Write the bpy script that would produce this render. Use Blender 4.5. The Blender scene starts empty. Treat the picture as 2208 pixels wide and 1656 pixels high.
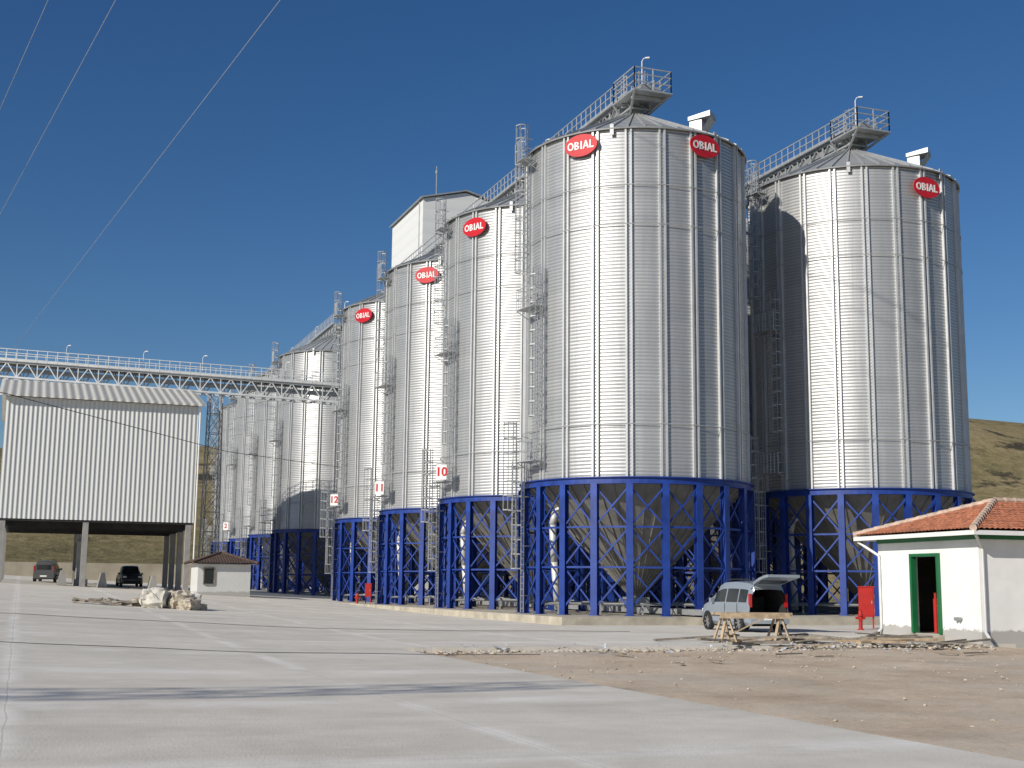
import bpy, math, random
from mathutils import Vector, Matrix, noise
random.seed(7)
PI=math.pi
scene=bpy.context.scene
COL=scene.collection
DX,DY=-.35,.9367      # silo row direction
PX,PY=.9367,.35       # across the rows
def RF(a,b,z=0.0): return Vector((a*DX+b*PX, a*DY+b*PY, z))
def gz(X):
    s=-X-6.0
    return .050*(s+math.sqrt(s*s+9))/2

# ------------------------------------------------------------ materials
def newmat(name):
    m=bpy.data.materials.new(name); m.use_nodes=True
    nt=m.node_tree; b=nt.nodes['Principled BSDF']
    return m,nt,b
def N(nt,t,**k):
    n=nt.nodes.new(t)
    for a,v in k.items(): setattr(n,a,v)
    return n
def math_(nt,op,a,b=None,c=None):
    n=nt.nodes.new('ShaderNodeMath'); n.operation=op
    for i,x in enumerate((a,b,c)):
        if x is None: continue
        if isinstance(x,(int,float)): n.inputs[i].default_value=x
        else: nt.links.new(x,n.inputs[i])
    return n.outputs[0]
def ramp(nt,fac,stops):
    r=nt.nodes.new('ShaderNodeValToRGB')
    while len(r.color_ramp.elements)<len(stops): r.color_ramp.elements.new(.5)
    for e,(p,c) in zip(r.color_ramp.elements,stops):
        e.position=p; e.color=(c[0],c[1],c[2],1)
    nt.links.new(fac,r.inputs[0]); return r.outputs[0]
def noise_(nt,vec,scale,detail=4,rough=.55):
    n=nt.nodes.new('ShaderNodeTexNoise'); n.inputs['Scale'].default_value=scale
    n.inputs['Detail'].default_value=detail; n.inputs['Roughness'].default_value=rough
    nt.links.new(vec,n.inputs['Vector']); return n.outputs['Fac']
def mapv(nt,vec,sc=(1,1,1),rot=(0,0,0)):
    n=nt.nodes.new('ShaderNodeMapping'); n.inputs['Scale'].default_value=sc; n.inputs['Rotation'].default_value=rot
    nt.links.new(vec,n.inputs[0]); return n.outputs[0]
def mixc(nt,fac,a,b,mode='MIX'):
    n=nt.nodes.new('ShaderNodeMix'); n.data_type='RGBA'; n.blend_type=mode
    for s,x in ((0,fac),(6,a),(7,b)):
        if isinstance(x,(int,float)): n.inputs[s].default_value=x
        elif isinstance(x,tuple): n.inputs[s].default_value=(x[0],x[1],x[2],1)
        else: nt.links.new(x,n.inputs[s])
    return n.outputs[2]
def bump(nt,b,h,strength=.5,dist=.02):
    n=nt.nodes.new('ShaderNodeBump'); n.inputs['Strength'].default_value=strength; n.inputs['Distance'].default_value=dist
    nt.links.new(h,n.inputs['Height']); nt.links.new(n.outputs[0],b.inputs['Normal'])
def simple(name,col,rough=.6,metal=0,var=.12,scale=3,bmp=0,bscale=40):
    m,nt,b=newmat(name)
    tc=N(nt,'ShaderNodeTexCoord').outputs['Object']
    f=noise_(nt,tc,scale,5)
    lo=tuple(c*(1-var) for c in col); hi=tuple(min(1,c*(1+var)) for c in col)
    c=ramp(nt,f,[(.3,lo),(.7,hi)])
    nt.links.new(c,b.inputs['Base Color'])
    b.inputs['Roughness'].default_value=rough; b.inputs['Metallic'].default_value=metal
    if bmp: bump(nt,b,noise_(nt,tc,bscale,4),bmp,.01)
    return m
def mat_galv_wall():
    m,nt,b=newmat('corrugated_galvanised_wall')
    tc=N(nt,'ShaderNodeTexCoord').outputs['Object']
    s=N(nt,'ShaderNodeSeparateXYZ'); nt.links.new(tc,s.inputs[0])
    ang=math_(nt,'ARCTAN2',s.outputs[1],s.outputs[0])
    bay=math_(nt,'FLOOR',math_(nt,'MULTIPLY',ang,22/(2*PI)))
    row=math_(nt,'FLOOR',math_(nt,'DIVIDE',s.outputs[2],.86))
    cb=N(nt,'ShaderNodeCombineXYZ'); nt.links.new(bay,cb.inputs[0]); nt.links.new(row,cb.inputs[1])
    oi=N(nt,'ShaderNodeObjectInfo'); nt.links.new(oi.outputs['Random'],cb.inputs[2])
    wn=N(nt,'ShaderNodeTexWhiteNoise',noise_dimensions='3D'); nt.links.new(cb.outputs[0],wn.inputs[0])
    st=noise_(nt,mapv(nt,tc,(3,3,.25)),1.2,5)
    sp=noise_(nt,tc,6,3)
    v=math_(nt,'ADD',math_(nt,'MULTIPLY',wn.outputs[0],.18),math_(nt,'ADD',math_(nt,'MULTIPLY',st,.6),math_(nt,'MULTIPLY',sp,.22)))
    c=ramp(nt,v,[(.25,(.43,.437,.44)),(.75,(.535,.54,.54))])
    ws=math_(nt,'SINE',math_(nt,'MULTIPLY',s.outputs[2],2*PI/.17))
    line=ramp(nt,math_(nt,'ADD',math_(nt,'MULTIPLY',ws,.5),.5),[(.0,(1,1,1)),(.4,(0,0,0))])
    c=mixc(nt,math_(nt,'MULTIPLY',line,.5),c,(.21,.215,.22))
    fr=math_(nt,'FRACT',math_(nt,'DIVIDE',s.outputs[2],.86))
    seam=math_(nt,'LESS_THAN',fr,.03)
    c=mixc(nt,math_(nt,'MULTIPLY',seam,.08),c,(.2,.21,.22))
    nt.links.new(c,b.inputs['Base Color'])
    b.inputs['Metallic'].default_value=.55
    r=math_(nt,'ADD',math_(nt,'MULTIPLY',wn.outputs[0],.03),math_(nt,'ADD',math_(nt,'MULTIPLY',st,.08),.40))
    nt.links.new(r,b.inputs['Roughness'])
    bump(nt,b,math_(nt,'ADD',ws,math_(nt,'MULTIPLY',st,1.0)),.75,.008)
    return m
def mat_concrete():
    m,nt,b=newmat('yard_concrete')
    tc=N(nt,'ShaderNodeTexCoord').outputs['Object']
    s=N(nt,'ShaderNodeSeparateXYZ'); nt.links.new(tc,s.inputs[0])
    A=math_(nt,'ADD',math_(nt,'MULTIPLY',s.outputs[0],DX),math_(nt,'MULTIPLY',s.outputs[1],DY))
    B=math_(nt,'ADD',math_(nt,'MULTIPLY',s.outputs[0],PX),math_(nt,'MULTIPLY',s.outputs[1],PY))
    cb=N(nt,'ShaderNodeCombineXYZ'); nt.links.new(A,cb.inputs[0]); nt.links.new(B,cb.inputs[1])
    rf=cb.outputs[0]
    wob=noise_(nt,tc,.6,3)
    fa=math_(nt,'DIVIDE',math_(nt,'ADD',A,math_(nt,'MULTIPLY',wob,.12)),6.1)
    fb=math_(nt,'DIVIDE',math_(nt,'ADD',B,math_(nt,'MULTIPLY',wob,.12)),5.2)
    idx=N(nt,'ShaderNodeCombineXYZ'); nt.links.new(math_(nt,'FLOOR',fa),idx.inputs[0]); nt.links.new(math_(nt,'FLOOR',fb),idx.inputs[1])
    wn=N(nt,'ShaderNodeTexWhiteNoise',noise_dimensions='2D'); nt.links.new(idx.outputs[0],wn.inputs[0])
    big=noise_(nt,mapv(nt,rf,(.35,.09,1)),1,6,.6)
    mid=noise_(nt,rf,.9,8,.65)
    fine=noise_(nt,rf,28,4,.7)
    v=math_(nt,'ADD',math_(nt,'MULTIPLY',big,.40),math_(nt,'ADD',math_(nt,'MULTIPLY',mid,.38),math_(nt,'ADD',math_(nt,'MULTIPLY',fine,.24),math_(nt,'MULTIPLY',wn.outputs[0],.05))))
    c=ramp(nt,v,[(.38,(.51,.475,.41)),(.53,(.64,.602,.53)),(.68,(.75,.71,.64))])
    da=math_(nt,'ABSOLUTE',math_(nt,'SUBTRACT',math_(nt,'FRACT',fa),.5))
    db=math_(nt,'ABSOLUTE',math_(nt,'SUBTRACT',math_(nt,'FRACT',fb),.5))
    pa=ramp(nt,da,[(.38,(0,0,0)),(.5,(1,1,1))]); pb=ramp(nt,db,[(.455,(0,0,0)),(.5,(1,1,1))])
    brk=ramp(nt,noise_(nt,rf,.5,5,.6),[(.36,(0,0,0)),(.56,(1,1,1))])
    pal=math_(nt,'MULTIPLY',math_(nt,'MAXIMUM',math_(nt,'MULTIPLY',pa,.8),pb),math_(nt,'MULTIPLY',brk,.85))
    c=mixc(nt,pal,c,(.84,.81,.755))
    j=math_(nt,'MAXIMUM',math_(nt,'GREATER_THAN',da,.4984),math_(nt,'GREATER_THAN',db,.4982))
    c=mixc(nt,math_(nt,'MULTIPLY',j,.35),c,(.25,.24,.22))
    stn=noise_(nt,mapv(nt,rf,(.5,.15,1)),1.1,8,.72)
    sm=ramp(nt,stn,[(.51,(0,0,0)),(.67,(1,1,1))])
    c=mixc(nt,math_(nt,'MULTIPLY',sm,.4),c,(.45,.415,.35))
    spk=noise_(nt,rf,7,9,.8); spm=ramp(nt,spk,[(.58,(0,0,0)),(.64,(1,1,1))])
    c=mixc(nt,math_(nt,'MULTIPLY',spm,.35),c,(.38,.355,.31))
    nt.links.new(c,b.inputs['Base Color']); b.inputs['Roughness'].default_value=.92
    b.inputs['Specular IOR Level'].default_value=.15
    bump(nt,b,math_(nt,'ADD',fine,mid),.5,.015)
    return m
def mat_dirt(name,cols,sc=1.0):
    m,nt,b=newmat(name)
    tc=N(nt,'ShaderNodeTexCoord').outputs['Object']
    big=noise_(nt,tc,.3*sc,8,.7); fine=noise_(nt,tc,9*sc,8,.75)
    v=math_(nt,'ADD',math_(nt,'MULTIPLY',big,.6),math_(nt,'MULTIPLY',fine,.4))
    c=ramp(nt,v,[(.36,cols[0]),(.5,cols[1]),(.62,cols[2])])
    vo=N(nt,'ShaderNodeTexVoronoi'); vo.inputs['Scale'].default_value=14*sc; nt.links.new(tc,vo.inputs['Vector'])
    peb=ramp(nt,vo.outputs['Distance'],[(.12,(1,1,1)),(.22,(0,0,0))])
    c=mixc(nt,math_(nt,'MULTIPLY',peb,math_(nt,'MULTIPLY',big,.5)),c,(.70,.64,.56))
    gr=ramp(nt,noise_(nt,tc,.22,6,.6),[(.5,(0,0,0)),(.62,(1,1,1))])
    c=mixc(nt,math_(nt,'MULTIPLY',gr,.45),c,(.56,.52,.45))
    dk=ramp(nt,noise_(nt,tc,1.3,8,.75),[(.56,(0,0,0)),(.66,(1,1,1))])
    c=mixc(nt,math_(nt,'MULTIPLY',dk,.4),c,(.33,.26,.19))
    nt.links.new(c,b.inputs['Base Color']); b.inputs['Roughness'].default_value=.95
    b.inputs['Specular IOR Level'].default_value=.1
    bump(nt,b,math_(nt,'ADD',fine,peb),.6,.025)
    return m
def mat_hill():
    m,nt,b=newmat('dry_grass_hill')
    tc=N(nt,'ShaderNodeTexCoord').outputs['Object']
    big=noise_(nt,tc,.02,8,.6); fine=noise_(nt,tc,.5,8,.75)
    v=math_(nt,'ADD',math_(nt,'MULTIPLY',big,.5),math_(nt,'MULTIPLY',fine,.5))
    c=ramp(nt,v,[(.38,(.12,.11,.06)),(.5,(.24,.20,.105)),(.62,(.36,.29,.17))])
    rk=noise_(nt,mapv(nt,tc,(1,1,2)),.045,8,.7)
    rm=ramp(nt,rk,[(.58,(0,0,0)),(.63,(1,1,1))])
    c=mixc(nt,rm,c,(.07,.06,.045))
    sb=noise_(nt,tc,.22,6,.8); sbm=ramp(nt,sb,[(.58,(0,0,0)),(.64,(1,1,1))])
    c=mixc(nt,math_(nt,'MULTIPLY',sbm,.7),c,(.08,.09,.04))
    nt.links.new(c,b.inputs['Base Color']); b.inputs['Roughness'].default_value=1
    b.inputs['Specular IOR Level'].default_value=.05
    bump(nt,b,v,1,1.2)
    return m
def mat_corr(name,col,axis_scale=(1,0,0),pitch=.25,metal=0,rough=.5,depth=.03,var=.08,dk=.8):
    m,nt,b=newmat(name)
    tc=N(nt,'ShaderNodeTexCoord').outputs['Object']
    s=N(nt,'ShaderNodeSeparateXYZ'); nt.links.new(tc,s.inputs[0])
    u=math_(nt,'ADD',math_(nt,'MULTIPLY',s.outputs[0],axis_scale[0]),math_(nt,'ADD',math_(nt,'MULTIPLY',s.outputs[1],axis_scale[1]),math_(nt,'MULTIPLY',s.outputs[2],axis_scale[2])))
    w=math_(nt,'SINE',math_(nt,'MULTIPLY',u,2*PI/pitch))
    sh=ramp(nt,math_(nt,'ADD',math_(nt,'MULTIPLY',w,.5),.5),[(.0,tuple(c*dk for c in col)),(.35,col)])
    f=noise_(nt,mapv(nt,tc,(1,1,.2)),1.3,5)
    c=mixc(nt,math_(nt,'MULTIPLY',f,var*2),sh,tuple(x*.55 for x in col))
    nt.links.new(c,b.inputs['Base Color']); b.inputs['Roughness'].default_value=rough; b.inputs['Metallic'].default_value=metal
    bump(nt,b,w,1,depth)
    return m
def mat_plaster(name='white_plaster',k=1.0):
    m,nt,b=newmat(name)
    tc=N(nt,'ShaderNodeTexCoord').outputs['Object']
    s=N(nt,'ShaderNodeSeparateXYZ'); nt.links.new(tc,s.inputs[0])
    f=noise_(nt,tc,1.4,6); f2=noise_(nt,tc,4,7,.7)
    c=ramp(nt,f,[(.3,(.74*k,.74*k,.72*k)),(.7,(.83*k,.83*k,.81*k))])
    hh=math_(nt,'ADD',s.outputs[2],math_(nt,'MULTIPLY',f2,-.5))
    g=ramp(nt,hh,[(.14,(1,1,1)),(.2,(0,0,0))])
    c=mixc(nt,math_(nt,'MULTIPLY',g,.85),c,(.34,.33,.31))
    nt.links.new(c,b.inputs['Base Color']); b.inputs['Roughness'].default_value=.9
    bump(nt,b,f2,.3,.01); return m

M_wall=mat_galv_wall()
M_galv=simple('galvanised_steel',(.44,.455,.46),.5,.45,.12,2,.1)
M_galvd=simple('weathered_galvanised_steel',(.34,.35,.355),.55,.4,.2,3)
M_rib=simple('galvanised_stiffener',(.60,.61,.61),.5,.45,.08,2)
M_ring=simple('galvanised_wind_ring',(.45,.46,.465),.55,.4,.08,2)
M_roofm=simple('galvanised_roof_sheet',(.42,.435,.44),.5,.5,.12,1.2)
M_hop=simple('hopper_sheet_steel',(.25,.245,.235),.65,.15,.2,1.5)
M_blue=simple('blue_painted_steel',(.013,.045,.25),.45,0,.3,1.5)
M_red=simple('red_sign_paint',(.55,.015,.02),.3,0,.1,2)
M_hyd=simple('red_hydrant_paint',(.42,.02,.015),.4,0,.15,3)
M_white=simple('white_paint',(.8,.8,.78),.45,0,.04,2)
M_conc=mat_concrete()
M_slab=simple('slab_concrete',(.44,.40,.32),.9,0,.25,1.2,.4,20)
M_dirt=mat_dirt('dirt_lot_soil',[(.42,.33,.235),(.57,.465,.35),(.69,.585,.465)])
M_hill=mat_hill()
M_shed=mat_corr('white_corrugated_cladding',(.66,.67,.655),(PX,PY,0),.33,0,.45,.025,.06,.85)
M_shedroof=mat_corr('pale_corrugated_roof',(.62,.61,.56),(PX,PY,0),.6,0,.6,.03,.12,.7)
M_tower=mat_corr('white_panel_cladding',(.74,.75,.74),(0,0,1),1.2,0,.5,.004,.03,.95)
M_plast=mat_plaster()
M_plasg=mat_plaster('grey_plaster',.72)
M_tile=simple('terracotta_tiles',(.40,.155,.085),.9,0,.45,5,.3)
M_tiled=simple('brown_roof_tiles',(.085,.055,.045),.85,0,.3,3,.3)
M_mort=simple('pale_mortar',(.5,.38,.30),.9,0,.3,5)
M_green=simple('green_paint',(.01,.13,.045),.4,0,.12,2)
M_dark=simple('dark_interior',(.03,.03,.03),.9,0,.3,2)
M_glass=simple('dark_window_glass',(.02,.025,.03),.08,0,.1,1)
M_rub=simple('black_rubber',(.02,.02,.02),.8,0,.2,5)
M_silver=simple('silver_blue_car_paint',(.36,.41,.46),.28,.4,.03,1)
M_carw=simple('charcoal_car_paint',(.10,.10,.105),.3,.2,.03,1)
M_card=simple('dark_car_paint',(.04,.045,.05),.3,.2,.1,1)
M_rim=simple('alloy_rim',(.5,.5,.52),.35,.7,.05,3)
M_tail=simple('red_tail_lamp',(.4,.01,.01),.2,0,.05,3)
M_lampw=simple('clear_lamp',(.7,.7,.7),.15,0,.05,3)
M_wood=simple('raw_timber',(.42,.32,.21),.85,0,.3,6,.3)
M_woodg=simple('weathered_boards',(.24,.21,.17),.9,0,.4,4,.3)
M_rock=simple('rubble_stone',(.46,.41,.34),.95,0,.35,2,.5,10)
M_bag=simple('woven_white_bag',(.60,.57,.50),.9,0,.15,4,.5,12)
M_bagt=simple('tan_sack',(.44,.385,.30),.9,0,.25,4,.5,12)
M_wall2=simple('old_retaining_wall',(.36,.32,.25),.95,0,.2,.5,.4,6)
M_colc=simple('column_concrete',(.30,.29,.275),.85,0,.15,1.5)
M_cable=simple('cable_sheath',(.05,.05,.05),.7,0,.1,1)
M_wire=simple('aluminium_wire',(.45,.46,.47),.5,.3,.1,1)
M_plas=simple('blue_white_litter',(.45,.48,.52),.6,0,.4,9)
M_duct=simple('pale_duct',(.62,.63,.62),.5,.2,.1,2)

# ------------------------------------------------------------ mesh builder
class MB:
    def __init__(s): s.v=[];s.f=[];s.m=[]
    def add(s,vs,fs,mi=0):
        o=len(s.v); s.v+= [tuple(v) for v in vs]; s.f+=[tuple(i+o for i in f) for f in fs]; s.m+=[mi]*len(fs)
    def box(s,x0,y0,z0,x1,y1,z1,mi=0):
        s.add([(x0,y0,z0),(x1,y0,z0),(x1,y1,z0),(x0,y1,z0),(x0,y0,z1),(x1,y0,z1),(x1,y1,z1),(x0,y1,z1)],
              [(0,3,2,1),(4,5,6,7),(0,1,5,4),(1,2,6,5),(2,3,7,6),(3,0,4,7)],mi)
    def obox(s,c,ax,ay,hx,hy,z0,z1,mi=0):
        c=Vector(c); ax=Vector(ax).normalized(); ay=Vector(ay).normalized()
        p=[c-ax*hx-ay*hy,c+ax*hx-ay*hy,c+ax*hx+ay*hy,c-ax*hx+ay*hy]
        s.add([(q.x,q.y,z0) for q in p]+[(q.x,q.y,z1) for q in p],[(0,3,2,1),(4,5,6,7),(0,1,5,4),(1,2,6,5),(2,3,7,6),(3,0,4,7)],mi)
    def frame(s,p,q):
        p=Vector(p);q=Vector(q); d=(q-p).normalized()
        up=Vector((0,0,1)) if abs(d.z)<.95 else Vector((0,1,0))
        x=d.cross(up).normalized(); y=x.cross(d).normalized()
        return p,q,x,y
    def beam(s,p,q,w,h=None,mi=0):
        h=h or w; p,q,x,y=s.frame(p,q); a=x*w/2;b=y*h/2
        s.add([p-a-b,p+a-b,p+a+b,p-a+b,q-a-b,q+a-b,q+a+b,q-a+b],[(0,1,2,3),(7,6,5,4),(0,4,5,1),(1,5,6,2),(2,6,7,3),(3,7,4,0)],mi)
    def tube(s,p,q,r,n=6,mi=0,r2=None,cap=True):
        r2=r if r2 is None else r2
        p,q,x,y=s.frame(p,q)
        vs=[p+(x*math.cos(2*PI*i/n)+y*math.sin(2*PI*i/n))*r for i in range(n)]+[q+(x*math.cos(2*PI*i/n)+y*math.sin(2*PI*i/n))*r2 for i in range(n)]
        fs=[(i,i+n,(i+1)%n+n,(i+1)%n) for i in range(n)]
        if cap: fs+=[tuple(range(n)),tuple(range(2*n-1,n-1,-1))]
        s.add(vs,fs,mi)
    def path(s,pts,r,n=6,mi=0):
        for a,b in zip(pts[:-1],pts[1:]): s.tube(a,b,r,n,mi)
    def ring(s,c,R,r,n=66,m=5,mi=0,a0=0,a1=2*PI):
        c=Vector(c); full=abs(a1-a0-2*PI)<1e-6; vs=[];fs=[]
        cnt=n if full else n+1
        for i in range(cnt):
            a=a0+(a1-a0)*i/n
            for j in range(m):
                t=2*PI*j/m+.3; rr=R+r*math.cos(t)
                vs.append((c.x+rr*math.cos(a),c.y+rr*math.sin(a),c.z+r*math.sin(t)))
        for i in range(n):
            i2=(i+1)%cnt
            for j in range(m): fs.append((i*m+j,i2*m+j,i2*m+(j+1)%m,i*m+(j+1)%m))
        s.add(vs,fs,mi)
    def lathe(s,prof,n=66,mi=0,c=(0,0)):
        k=len(prof); vs=[];fs=[]
        for i in range(n):
            a=2*PI*i/n
            for r,z in prof: vs.append((c[0]+r*math.cos(a),c[1]+r*math.sin(a),z))
        for i in range(n):
            i2=(i+1)%n
            for j in range(k-1): fs.append((i*k+j,i2*k+j,i2*k+j+1,i*k+j+1))
        s.add(vs,fs,mi)
    def flat(s,outer,inner,z0,z1,closed=True):
        n=len(outer); V=[(x,y,z0) for x,y in outer]+[(x,y,z0) for x,y in inner]+[(x,y,z1) for x,y in outer]+[(x,y,z1) for x,y in inner]
        F=[]
        for i in range(n if closed else n-1):
            j=(i+1)%n
            F+=[(2*n+i,2*n+j,3*n+j,3*n+i),(i,j,2*n+j,2*n+i),(n+j,n+i,3*n+i,3*n+j)]
        s.add(V,F)
    def mesh(s,name,mats,smooth=False):
        me=bpy.data.meshes.new(name); me.from_pydata(s.v,[],s.f)
        for m in mats: me.materials.append(m)
        me.polygons.foreach_set('material_index',s.m)
        if smooth:
            me.polygons.foreach_set('use_smooth',[True]*len(s.f))
        me.update(); return me
    def build(s,name,mats,parent=None,origin=None,smooth=False):
        if origin is not None:
            s.v=[(v[0]-origin[0],v[1]-origin[1],v[2]-origin[2]) for v in s.v]
        me=s.mesh(name,mats if isinstance(mats,(list,tuple)) else [mats],smooth)
        o=bpy.data.objects.new(name,me); COL.objects.link(o)
        if parent: o.parent=parent
        elif origin is not None: o.location=origin
        return o
def empty(name,loc,label,cat,group=None,rz=0):
    e=bpy.data.objects.new(name,None); COL.objects.link(e); e.location=loc; e.rotation_euler=(0,0,rz)
    e.empty_display_size=.3
    tag(e,label,cat,group); return e
def tag(o,label,cat,group=None):
    o['label']=label; o['category']=cat
    if group: o['group']=group
def struct(o): o['kind']='structure'
def text_mesh(body,size,ext=.01,off=.0):
    cu=bpy.data.curves.new('txt','FONT'); cu.body=body; cu.size=size; cu.extrude=ext; cu.offset=off
    cu.align_x='CENTER'; cu.align_y='CENTER'
    ob=bpy.data.objects.new('txt',cu); COL.objects.link(ob)
    bpy.context.view_layer.update()
    dg=bpy.context.evaluated_depsgraph_get()
    me=bpy.data.meshes.new_from_object(ob.evaluated_get(dg))
    bpy.data.objects.remove(ob); return me

# ------------------------------------------------------------ silo
R=5.62; RB=5.78; NB=22; BZ=.36
Z0,Z1=6.7-BZ,23.6-BZ
def polar(r,deg,z): a=math.radians(deg); return Vector((r*math.cos(a),r*math.sin(a),z))
meshes={}
def cache(name,fn,mats,smooth=False):
    b=MB(); fn(b); meshes[name]=b.mesh(name,mats,smooth)
def f_wall(b): b.lathe([(R,Z0-.05),(R,Z1)],132)
def f_stiff(b):
    for i in range(NB):
        a=360*(i+.0)/NB
        for da in (-1.25,1.25):
            rad=polar(1,a+da,0); t=Vector((-rad.y,rad.x,0))
            b.obox(rad*(R+.055),rad,t,.075,.045,Z0-.02,Z1-.03)
def f_ring(z):
    def f(b): b.ring((0,0,z-BZ),R+.14,.02,88,5)
    return f
RISE=2.6
def f_roof(b):
    b.lathe([(R+.14,Z1-.06),(R+.14,Z1+.02),(.55,Z1+RISE),(.55,Z1+RISE+.2),(0.01,Z1+RISE+.25)],44)
    b.ring((0,0,Z1-.02),R+.17,.05,88,5)
def f_ribs(b):
    for i in range(44):
        a=360*i/44
        b.beam(polar(R+.14,a,Z1+.06),polar(.56,a,Z1+RISE+.03),.05,.09)
def f_vent(b):
    c=polar(3.55,-27,Z1+RISE*(1-3.55/R)+.1)
    ax=polar(1,-27,0); t=Vector((-ax.y,ax.x,0))
    b.obox(c,ax,t,.33,.42,c.z-.3,c.z+.7)
    z=c.z
    q=[c-ax*.38-t*.5,c+ax*.8-t*.5,c+ax*.8+t*.5,c-ax*.38+t*.5]
    vs=[(v.x,v.y,z+.7+(0.0 if i in(0,3) else .12)) for i,v in enumerate(q)]+[(v.x,v.y,z+.9+(0.0 if i in(0,3) else .2)) for i,v in enumerate(q)]
    b.add(vs,[(0,3,2,1),(4,5,6,7),(0,1,5,4),(1,2,6,5),(2,3,7,6),(3,0,4,7)])
    s0=c+ax*.33
    b.add([s0-t*.42+Vector((0,0,.15)),s0+t*.42+Vector((0,0,.15)),s0+ax*.45+t*.45+Vector((0,0,.8)),s0+ax*.45-t*.45+Vector((0,0,.8))],[(0,1,2,3)])
def f_eye(b): b.box(R+.13,-.09,Z1-.35,R+.19,.09,Z1+.2)
def f_ringbeam(b):
    b.lathe([(R-.1,Z0-.3),(R+.24,Z0-.3),(R+.24,Z0-.26),(R+.16,Z0-.25),(R+.16,Z0-.03),(R+.27,Z0-.02),(R+.27,Z0+.03),(R-.02,Z0+.035)],88)
def f_hop(b):
    b.lathe([(R-.12,Z0-.1),(.4,1.0),(.4,.8)],66)
    for i in range(44):
        a=360*i/44
        b.beam(polar(R-.12,a,Z0-.13),polar(.42,a,.98),.04,.06)
def f_col(b):
    w=.16
    H=Z0-.28
    b.box(-.15,-w,0.02,-.125,w,H); b.box(.125,-w,0.02,.15,w,H); b.box(-.125,-.014,0.02,.125,.014,H)
    b.box(-.24,-.24,0,.24,.24,.03)
def f_brace(b):
    zs=[.3,2.2,4.05,Z0-.4]
    for i in range(NB):
        a0=360*i/NB; a1=360*(i+1)/NB
        for k in range(3):
            p0=polar(RB,a0,zs[k]);p1=polar(RB,a1,zs[k]);q0=polar(RB,a0,zs[k+1]);q1=polar(RB,a1,zs[k+1])
            if k>0: b.beam(p0,p1,.06,.09)
            o=(p0+p1).normalized()*.04; o.z=0
            b.beam(p0+o,q1+o,.05,.075); b.beam(p1-o,q0-o,.05,.075)
def f_gate(b):
    b.box(-.5,-.5,.35,.5,.5,.82); b.box(-.35,-9,.08,.35,7,.33)
    b.tube((-.9,.0,.6),(-.5,0,.6),.14,10)
def f_duct(b):
    c=polar(R-1.0,203,0)
    pts=[c+Vector((.3,.6,0.2)),c+Vector((.1,.2,2.5)),c+Vector((0,0,4.3)),c+Vector((.15,0,4.9)),c+Vector((.6,0,5.2)),c+Vector((1.0,.1,4.9))]
    b.path(pts,.17,10)
def f_hline(b):
    for y in (-3.2,3.0): b.tube((-4.6,y,.5),(4.6,y,.5),.07,6)
    for x in (-4,-2,0,2,4):
        for y in (-3.2,3.0): b.beam((x,y,0),(x,y,.5),.08)
        b.beam((x,-3.2,.05),(x,3.0,.05),.1,.06)
cache('wall',f_wall,[M_wall],True)
cache('wall_stiffener',f_stiff,[M_rib])
cache('roof',f_roof,[M_roofm]); cache('roof_rib',f_ribs,[M_galv]); cache('roof_vent',f_vent,[M_galv]); cache('lifting_eye',f_eye,[M_galv])
cache('ring_beam',f_ringbeam,[M_blue]); cache('hopper',f_hop,[M_hop]); cache('column',f_col,[M_blue]); cache('bracing',f_brace,[M_blue])
cache('discharge_conveyor',f_gate,[M_galvd]); cache('air_duct',f_duct,[M_duct],True); cache('pipe_rail',f_hline,[M_galvd])
for i,z in enumerate((20.75,18.8,9.2)): cache('wind_ring%d'%i,f_ring(z),[M_ring])
LAD=[(197,R+.3,15.2,25.0),(213,R+.3,7.7,17.3),(202,R+1.0,3.2,9.6),(199,R+.42,.4,7.7)]
def ladder_mesh(z0,z1):
    b=MB(); z0-=BZ; z1-=BZ
    for t in (-.2,.2): b.beam((0,t,z0),(0,t,z1),.04,.04)
    z=z0+.2
    while z<z1: b.tube((0,-.2,z),(0,.2,z),.015,5); z+=.3
    z=z0+.8
    while z<z1: 
        b.beam((-.4,-.03,z),(0,-.2,z),.03); b.beam((-.4,.03,z),(0,.2,z),.03); z+=2.4
    return b.mesh('ladder',[M_galv])
def cage_mesh(z0,z1):
    b=MB(); z0=z0-BZ+2.1; z1-=BZ
    pts=[(.0,-.22),(.2,-.32),(.45,-.27),(.58,0),(.45,.27),(.2,.32),(0,.22)]
    z=z0
    while z<z1+.05:
        for p,q in zip(pts[:-1],pts[1:]): b.beam((p[0],p[1],z),(q[0],q[1],z),.025,.05)
        z+=.7
    for p in pts[1:-1]: b.beam((p[0],p[1],z0),(p[0],p[1],z1),.03,.02)
    return b.mesh('safety_cage',[M_galv])
LM=[(ladder_mesh(a[2],a[3]),cage_mesh(a[2],a[3])) for a in LAD]
def platform_mesh(a0,a1,z,r0=R+.2,r1=R+.88):
    b=MB(); z-=BZ; n=6
    for i in range(n):
        u=a0+(a1-a0)*i/n; w=a0+(a1-a0)*(i+1)/n
        vs=[polar(r0,u,z),polar(r1,u,z),polar(r1,w,z),polar(r0,w,z)]
        b.add(vs+[v+Vector((0,0,.04)) for v in vs],[(0,3,2,1),(4,5,6,7),(0,1,5,4),(1,2,6,5),(2,3,7,6),(3,0,4,7)])
        for h in (.55,1.05): b.beam(polar(r1,u,z+h),polar(r1,w,z+h),.03)
        b.beam(polar(r1,u,z),polar(r1,u,z+1.05),.03)
    b.beam(polar(r1,a1,z),polar(r1,a1,z+1.05),.03)
    for u in (a0,a1):
        for h in (.55,1.05): b.beam(polar(r0+.1,u,z+h),polar(r1,u,z+h),.03)
        b.beam(polar(R+.02,u,z-.5),polar(r1,u,z),.035)
    return b.mesh('landing_platform',[M_galv])
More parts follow.
